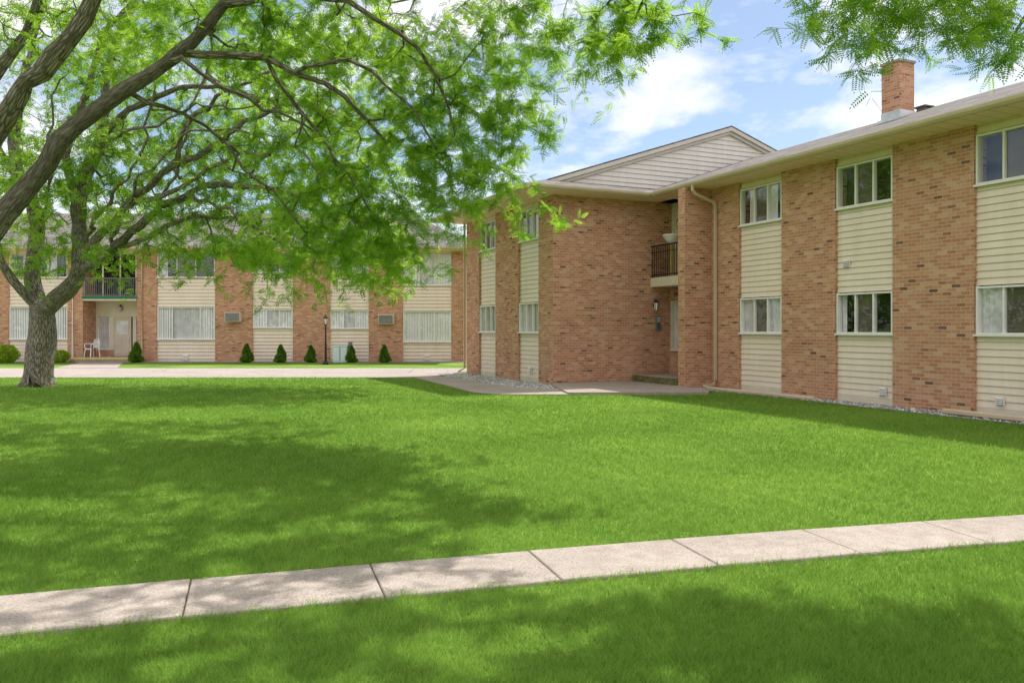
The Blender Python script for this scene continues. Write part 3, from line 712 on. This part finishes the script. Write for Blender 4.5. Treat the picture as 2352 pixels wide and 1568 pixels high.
    def leaves(s,name,per,tmpl,sc=(.8,1.2),rmax=.012,prob=1.0,side=.75,droop=-.12):
        idx=[i for i in range(1,len(s.pos)) if not s.limb[i] and s.rad[i]<rmax and rng.random()<prob]
        A_=np.array(s.pos); par=np.array(s.par); idx=np.repeat(np.array(idx),per); n=len(idx)
        fd=A_[idx]-A_[par[idx]]; p=A_[par[idx]]+fd*rng.random((n,1)); fd/=np.linalg.norm(fd,axis=1)[:,None]+1e-9
        dr=fd*.4+rng.normal(0,side,(n,3))*np.array([1,1,.7])+np.array([0,0,droop]); dr/=np.linalg.norm(dr,axis=1)[:,None]
        up=np.array([0,0,1.])+rng.normal(0,.55,(n,3)); y=np.cross(up,dr); y/=np.linalg.norm(y,axis=1)[:,None]+1e-9; z=np.cross(dr,y)
        sc_=rng.uniform(*sc,(n,1,1)); T=tmpl
        v=p[:,None]+sc_*(T[None,:,0,None]*dr[:,None]+T[None,:,1,None]*y[:,None]+T[None,:,2,None]*z[:,None])
        bigv=.5+.5*np.sin(p[:,0]*1.7+1.5*np.sin(p[:,2]*1.3))*np.sin(p[:,2]*2.1+1.4*np.sin(p[:,1]*1.1+p[:,0]*.6))
        r=np.repeat(np.clip(rng.random(n)*.6+.4*bigv,0,1),len(T))
        return np_mesh(name,v.reshape(-1,3),4,LEAF,r), n
def frond(L,pairs,ll,lw):
    V=[]
    def q(b,d,l,w):
        b=np.array(b);d=np.array(d,float);d/=np.linalg.norm(d);sd=np.array([-d[1],d[0],0]); 
        V.extend([b,b+d*l*.5+sd*w/2,b+d*l,b+d*l*.5-sd*w/2])
    for i in range(pairs):
        x=L*(.12+.88*i/pairs); zz=-.9*x*x; s=1-.35*abs(i/pairs-.4)
        for sg in (1,-1): q((x,0,zz),(.35,sg,-.2),ll*s,lw*s)
    q((L,0,-.9*L*L),(1,0,-.4),ll*.8,lw*.8)
    return np.array(V)
FN=frond(.14,6,.036,.0185); FFar=frond(.19,4,.070,.040)
def ell(lst,mul=1.0,spread=1.0):
    out=[]
    for (px,py,rx,ry,y0,y1,n) in lst:
        nc=max(2,int(n*mul)//7)
        for _ in range(nc):
            while True:
                a,b=rng.uniform(-1,1,2)
                if a*a+b*b<1: break
            c=P3(px+a*rx,py+b*ry,rng.uniform(y0,y1)); s=(.02*c[1]+.12)*spread
            for _ in range(7): out.append(c+rng.normal(0,1,3)*np.array([s,s,s*.75]))
    return out
def build(t,nm,label,tm,per,flare,**kw):
    base=t.pos[0].copy()
    rt=bpy.data.objects.new('tree',None); COL.objects.link(rt); rt['label']=label; rt['category']='tree'; rt.location=tuple(base)
    me=t.mesh('trunk',flare); me.transform(Matrix.Translation(-Vector(base))); mkobj('trunk',me,rt)
    lm,n=t.leaves('crown',per,tm,**kw); lm.transform(Matrix.Translation(-Vector(base))); mkobj('crown',lm,rt)
b=P3(88,887,22.67); b[2]=-.05
T=Tree(b); Y0=22.67
T.add_limb([b,P3(90,860,Y0),P3(93,820,Y0),P3(97,765,Y0),P3(95,715,Y0)],.34,.33,start=0,wig=.01)
fk=len(T.pos)-1
T.add_limb([P3(60,670,22.4),P3(25,630,22.2),P3(-10,570,22),P3(-60,480,21.5)],.14,.06,start=fk)
T.add_limb([P3(75,655,22.8),P3(72,600,22.9),P3(85,540,23),P3(60,440,23),P3(40,330,23.2),P3(55,200,23.5),P3(90,60,24),P3(100,-60,24)],.22,.07,start=fk)
T.add_limb([P3(150,665,22.6),P3(185,620,22.5),P3(190,560,22.5),P3(185,480,22.5),P3(205,390,22.6),P3(235,290,22.8),P3(250,160,23),P3(300,20,23.3),P3(340,-80,23.5)],.25,.06,start=fk)
T.add_limb([P3(183,625,22.5),P3(250,575,21.8),P3(330,500,21.3),P3(430,440,21),P3(540,425,20.6),P3(660,440,20.3),P3(760,480,20.3)],.14,.035)
T.add_limb([P3(188,590,22.5),P3(280,480,21.8),P3(380,390,21.2),P3(480,340,20.8),P3(580,270,20.4),P3(700,240,20.2),P3(820,300,20)],.12,.03)
T.add_limb([P3(186,520,22.5),P3(160,430,22.2),P3(150,330,21.9),P3(190,210,21.6),P3(230,90,21.4),P3(330,-20,21)],.13,.04)
T.add_limb([P3(220,340,22.7),P3(300,260,21.9),P3(420,200,21.3),P3(540,200,20.9),P3(640,270,20.6)],.10,.03)
T.add_limb([P3(250,575,21.8),P3(340,550,21.4),P3(440,500,21),P3(560,500,20.7)],.08,.03)
T.add_limb([P3(60,440,23),P3(0,340,23),P3(-60,200,23)],.11,.05)
for pts,r in (([P3(280,480,21.8),P3(400,450,20.6),P3(520,370,19.9),P3(640,340,19.5),P3(760,400,19.3),P3(840,500,19.2)],.07),
 ([P3(380,390,21.2),P3(440,280,20.3),P3(560,180,19.8),P3(700,150,19.5),P3(820,200,19.4)],.065),
 ([P3(430,440,21),P3(520,480,20.2),P3(600,540,19.6),P3(690,580,19.4)],.055),
 ([P3(330,500,21.3),P3(400,380,20.3),P3(430,260,19.8),P3(500,120,19.6)],.055),
 ([P3(190,560,22.5),P3(270,420,20.8),P3(330,300,20.0),P3(350,150,19.8)],.06),
 ([P3(540,425,20.6),P3(600,340,19.8),P3(680,300,19.4),P3(740,200,19.3)],.045),
 ([P3(250,575,21.8),P3(310,440,20.6),P3(420,330,19.8),P3(560,300,19.4),P3(650,370,19.2)],.055),
 ([P3(205,390,22.6),P3(260,320,20.8),P3(360,280,20),P3(470,240,19.6),P3(600,230,19.4)],.055),
 ([P3(85,540,23),P3(110,440,21.4),P3(100,330,20.8),P3(140,200,20.6)],.06)):
    T.add_limb(pts,r,.018,wig=.14)
at=ell([(120,180,260,220,20.3,26,270),(400,200,260,200,20.3,26,310),(380,400,260,130,20,25,200),(150,430,190,110,20.3,25,110),
 (620,400,220,150,19.8,25,270),
 (110,585,130,34,20,24,44),(30,450,90,90,20,25,66),(820,470,170,130,19.5,24,190),(780,580,130,60,19.5,23,90),(620,600,90,60,20,22.5,56),(450,545,160,60,20,23,90),(890,620,55,60,20,22,30),
 (300,-120,450,140,19.5,26,190),(700,200,200,140,20,26,170),(290,590,45,30,21,22.5,10)],2.5)
T.grow(at,.2,.0085,jit=.028); build(T,'T1','spreading honey locust tree with thick forked trunk on the lawn',FFar,3,(.8,.45),rmax=.022)
b=np.array([-8.3,10.6,-.05]); T=Tree(b)
T.add_limb([b+[0,0,.3],b+[.1,0,1.2],b+[.3,0,2.0]],.36,.34,start=0,wig=.01); fk=len(T.pos)-1
T.add_limb([P3(-80,620,10.5),P3(0,530,10.3),P3(80,415,10.1),P3(170,290,9.9),P3(290,195,10),P3(380,140,10.3),P3(440,90,10.5),P3(500,10,10.7),P3(560,-80,10.8)],.155,.06,start=fk,wig=.045)
T.add_limb([P3(430,105,10.4),P3(520,118,10.4),P3(610,125,10.4),P3(700,180,10.4),P3(800,235,10.4),P3(880,330,10.6)],.06,.018,wig=.10)
T.add_limb([P3(-120,560,10.6),P3(-70,430,10.3),P3(10,240,10),P3(50,180,9.9),P3(125,115,9.9),P3(185,30,9.9),P3(240,-80,9.9)],.14,.085,start=fk,wig=.045)
T.add_limb([P3(-100,380,11.2),P3(-20,200,11.5),P3(60,80,11.6),P3(110,-80,11.6)],.11,.06,start=fk,wig=.04)
T.add_limb([P3(240,-80,9.9),P3(450,-160,9.8),P3(750,-200,9.6),P3(1050,-170,9.4),P3(1300,-90,9.3),P3(1480,-20,9.2)],.09,.02)
T.add_limb([P3(500,10,10.7),P3(620,-10,10.5),P3(780,20,10.3),P3(900,80,10.2),P3(980,170,10.2),P3(1040,300,10.3)],.05,.014,wig=.10)
T.add_limb([P3(700,180,10.4),P3(760,150,10.3),P3(860,160,10.2),P3(960,240,10.2),P3(1000,360,10.3)],.033,.012,wig=.10)
T.add_limb([P3(290,195,10),P3(380,240,10.4),P3(470,290,10.8),P3(560,380,11),P3(640,430,11),P3(720,520,11)],.035,.013,wig=.10)
T.add_limb([P3(750,-200,9.6),P3(850,-240,8.5),P3(950,-300,7.6)],.055,.02)
T.add_limb([P3(450,-160,9.8),(-2.5,12,7.0),(-1.0,14,7.6),(0,15.5,8)],.07,.02)
T.add_limb([P3(610,125,10.4),P3(680,250,10.6),P3(740,330,10.7),P3(820,400,10.7),P3(880,500,10.8)],.03,.011,wig=.10)
T.add_limb([P3(380,140,10.3),P3(480,170,10.2),P3(560,230,10.3),P3(640,250,10.4),P3(720,300,10.5)],.035,.012,wig=.10)
at=ell([(200,40,300,90,10.4,12.8,90),(560,70,260,110,10.8,13,160),(820,150,200,150,10.6,13.8,220),(1010,120,200,140,10,13.5,220),
 (1060,330,140,120,10.3,12.5,140),(930,400,150,120,10.6,12.5,130),(700,330,150,110,11,13,80),(870,550,90,80,10.6,12,76),(760,480,120,100,10.8,12.5,70),(1130,480,60,50,10.5,11.5,24),(1210,500,34,34,10.5,11.5,9),
 (620,560,90,60,11.3,13,32),(1190,240,80,100,9.8,11.5,64),(1310,90,150,100,8.9,11,84),(1500,50,120,50,8.8,10,36),(1420,150,60,40,9,10,16),(1640,40,60,30,8.8,9.6,13),(980,600,30,40,10.6,11.2,7)],1.45,.9)
for _ in range(460):  # leaf clusters added above the view to shade the left lawn
    Yc=rng.uniform(8.0,18.5); Xc=rng.uniform(-9,1.25-(Yc-10)*.13); zc_=2.1+.404*Yc+rng.uniform(0,1.4); c=np.array([Xc,Yc,zc_])
    for _ in range(6): at.append(c+rng.normal(0,.22,3))
T.grow(at,.16,.0058,jit=.026); build(T,'T2','large honey locust with arching limbs over the lawn',FN,6,(.9,.5),rmax=.0138)
b=np.array([6.6,.6,-.05]); T=Tree(b)
T.add_limb([b+[0,0,.5],b+[0,.1,1.6],b+[-.1,.2,2.8]],.28,.24,start=0,wig=.01); fk=len(T.pos)-1
T.add_limb([(6.2,2.5,4.2),(5.2,4.4,5.0),(4.3,5.6,5.1),(3.3,6.2,4.9),(2.6,6.4,4.5)],.13,.025,start=fk)
T.add_limb([(4.3,5.6,5.1),(4.3,6.3,4.6),(4.1,6.6,4.1)],.04,.012)
at=ell([(1990,50,110,70,5.6,6.6,26),(2110,40,90,60,5.6,6.4,32),(2230,60,110,70,5.3,6.2,38),(2310,140,50,60,5.4,6.0,20),(1900,0,40,20,5.8,6.4,7),(2050,-90,300,60,5.4,6.6,50),(1960,120,30,40,5.7,6.1,7)],1.7,.7)
T.grow(at,.11,.003); build(T,'T3','honey locust branches with feathery leaves hanging over the lawn',frond(.13,8,.026,.0125),5,(.8,.4),rmax=.008)
b=np.array([-5.5,-1.5,-.05]); T=Tree(b)  # out-of-view tree, added to cast shade on path and foreground
T.add_limb([b+[0,0,.5],b+[0,.1,1.6],b+[.1,.2,2.8]],.28,.26,start=0,wig=.01); fk=len(T.pos)-1
T.add_limb([(-4.8,1,4.6),(-3.6,3.6,5.6),(-1.5,5.8,6.0),(.8,6.8,6.0),(3,7.0,5.9),(5,6.0,5.8)],.15,.03,start=fk)
T.add_limb([(-5.2,1,4.6),(-5,4,5.6),(-4,6.8,5.9),(-2,8,6.0)],.13,.03,start=fk)
at=[]
for _ in range(400):
    Xc=rng.uniform(-5.5,6.4); Yc=rng.uniform(5.2,8.5 if Xc<2.0 else 7.1); c=np.array([Xc,Yc,max(rng.uniform(5.0,6.2),1.6+.404*Yc+.5)])
    for _ in range(6): at.append(c+rng.normal(0,.17,3)*np.array([1,1,.6]))
T.grow(at,.15,.004); build(T,'T4','unseen honey locust added behind the viewpoint to shade the path',FN,5,(.8,.4),rmax=.0105)
# ---------------------------------------------------------------- shrubs
def shrub(name,h,r,shape,mat_,n):
    u=rng.random(n); a=rng.uniform(0,2*math.pi,n)
    if shape=='cone':
        z=h*(u**1.35); R=r*(1-z/h)**.7*(.72+.28*np.sin(a*3+z*9)); R*=np.clip(z/h*9+.45,0,1)
    else:
        z=h*u; R=r*np.sqrt(np.clip(1-(2*u-1)**2*.85,0,1))*(.85+.15*np.sin(a*4+z*5))
    rr=R*np.sqrt(rng.uniform(.45,1.15,n)); p=np.stack([rr*np.cos(a),rr*np.sin(a),z+.02],1)
    d=np.stack([np.cos(a),np.sin(a),np.full(n,.9)],1)+rng.normal(0,.5,(n,3)); d/=np.linalg.norm(d,axis=1)[:,None]
    s=np.cross(d,rng.normal(0,1,(n,3))); s/=np.linalg.norm(s,axis=1)[:,None]
    L=rng.uniform(.04,.09,(n,1)); w=L*.28
    v=np.stack([p,p+d*L*.5+s*w,p+d*L,p+d*L*.5-s*w],1)
    me=np_mesh(name,v.reshape(-1,3),4,mat_,np.repeat(rng.random(n),4)); return me
sm=shrub('foliage',.85,.36,'cone',SHRUBM,3500)
def plant(me,x,y,s,label,grp,h=.5):
    o=bpy.data.objects.new('evergreen_shrub' if grp else 'shrub',None); COL.objects.link(o); o.location=(x,y,0); o.scale=(s,s,s); o.rotation_euler=(0,0,random.uniform(0,6))
    o['label']=label; o['category']='shrub'
    if grp:o['group']=grp
    f=mkobj('foliage',me,o); st=MB().tube([(0,0,-.02),(0,0,h)],.025,BARK,6).obj('stem',o); return o
for px,s in ((313,1.08),(567,1.0),(645,.95),(714,.92),(807,.9),(883,.93)):
    plant(sm,bx(px)*(YB-.9)/YB,YB-.9,s,'small conical evergreen shrub in gravel before the brick wall','conical shrubs along the building')
rm_=shrub('foliage',.8,.62,'ball',SHRUBY,6000)
plant(rm_,bx(15)*.97,YB-1.3,1.0,'rounded yellow-green shrub beside the building',None); plant(rm_,bx(138)*.98,YB-.8,.7,'low rounded green shrub beside the porch',None)
def distant():
    n=42000; m=170
    a=rng.uniform(0,2*math.pi,m); R=rng.uniform(75,100,m); cx=R*np.cos(a); cyv=20+R*np.sin(a)
    ch_=np.where(cyv>70,rng.uniform(3.5,6,m),rng.uniform(7,12,m)); i=rng.integers(0,m,n)
    r=rng.normal(0,1,(n,3)); r/=np.linalg.norm(r,axis=1)[:,None]; r*=rng.uniform(.7,1,(n,1))
    p=np.stack([cx[i]+r[:,0]*5,cyv[i]+r[:,1]*5,ch_[i]*.5+r[:,2]*ch_[i]*.5],1)
    d=rng.normal(0,1,(n,3)); d/=np.linalg.norm(d,axis=1)[:,None]; s=np.cross(d,[0.2,.3,1]); s/=np.linalg.norm(s,axis=1)[:,None]
    v=np.stack([p-d*.5,p+s*.4,p+d*.5,p-s*.4],1); mkobj('distant_trees',np_mesh('distant',v.reshape(-1,3),4,SHRUBM,np.repeat(rng.random(n),4)),kind='stuff',label='far-off line of leafy green trees')
distant()
# ================================================================ LIGHT / SKY
sd=Vector((.62,.79,0)).normalized(); el=math.radians(61); sun_dir=Vector((sd.x*math.cos(el),sd.y*math.cos(el),math.sin(el)))
L=bpy.data.lights.new('sun','SUN'); L.energy=5.0; L.angle=math.radians(.5); L.color=(1,.96,.89)
lo=bpy.data.objects.new('sun',L); COL.objects.link(lo); lo.rotation_euler=(-sun_dir).to_track_quat('-Z','Y').to_euler(); lo.location=(0,0,30)
W=bpy.data.worlds.new('World'); S.world=W; W.use_nodes=True; nt=W.node_tree
for n_ in list(nt.nodes): nt.nodes.remove(n_)
sky=nd(nt,'ShaderNodeTexSky',sky_type='NISHITA'); sky.sun_disc=False; sky.sun_elevation=el; sky.sun_rotation=math.atan2(sd.x,sd.y); sky.air_density=1.0; sky.dust_density=1.0; sky.ozone_density=1.5
tc=nd(nt,'ShaderNodeTexCoord').outputs['Generated']
sx=nd(nt,'ShaderNodeSeparateXYZ',{0:tc})
mp=nd(nt,'ShaderNodeMapping',{'Vector':tc,'Scale':(1,1,2.0),'Location':(.15,.1,.75)}).outputs[0]
c1_=NOISE(nt,mp,4.6,6,.58,.25)
bias=M(nt,'MULTIPLY_ADD',M(nt,'SUBTRACT',sx.outputs[2],sx.outputs[1]),.14,.10)  # extra cloud overhead and behind the camera, added for brighter fill
cl=RAMP(nt,M(nt,'ADD',c1_,bias),[(.47,(0,0,0)),(.66,(1,1,1))])
cc=MIX(nt,M(nt,'MULTIPLY',cl,.88),sky.outputs[0],(9.4,9.0,9.0))
bg=nd(nt,'ShaderNodeBackground',{0:cc,1:.15}); wo=nd(nt,'ShaderNodeOutputWorld'); nt.links.new(bg.outputs[0],wo.inputs[0])
# ================================================================ CAMERA
cd=bpy.data.cameras.new('camera'); co=bpy.data.objects.new('camera',cd); COL.objects.link(co); S.camera=co
co.location=(0,0,H); co.rotation_euler=(math.pi/2,0,0); cd.sensor_width=36; cd.lens=36*F/2352; cd.shift_y=-(784-HY)/2352; cd.clip_end=3000; cd.clip_start=.1
S.view_settings.view_transform='Standard'; S.view_settings.look='None'; S.view_settings.exposure=0
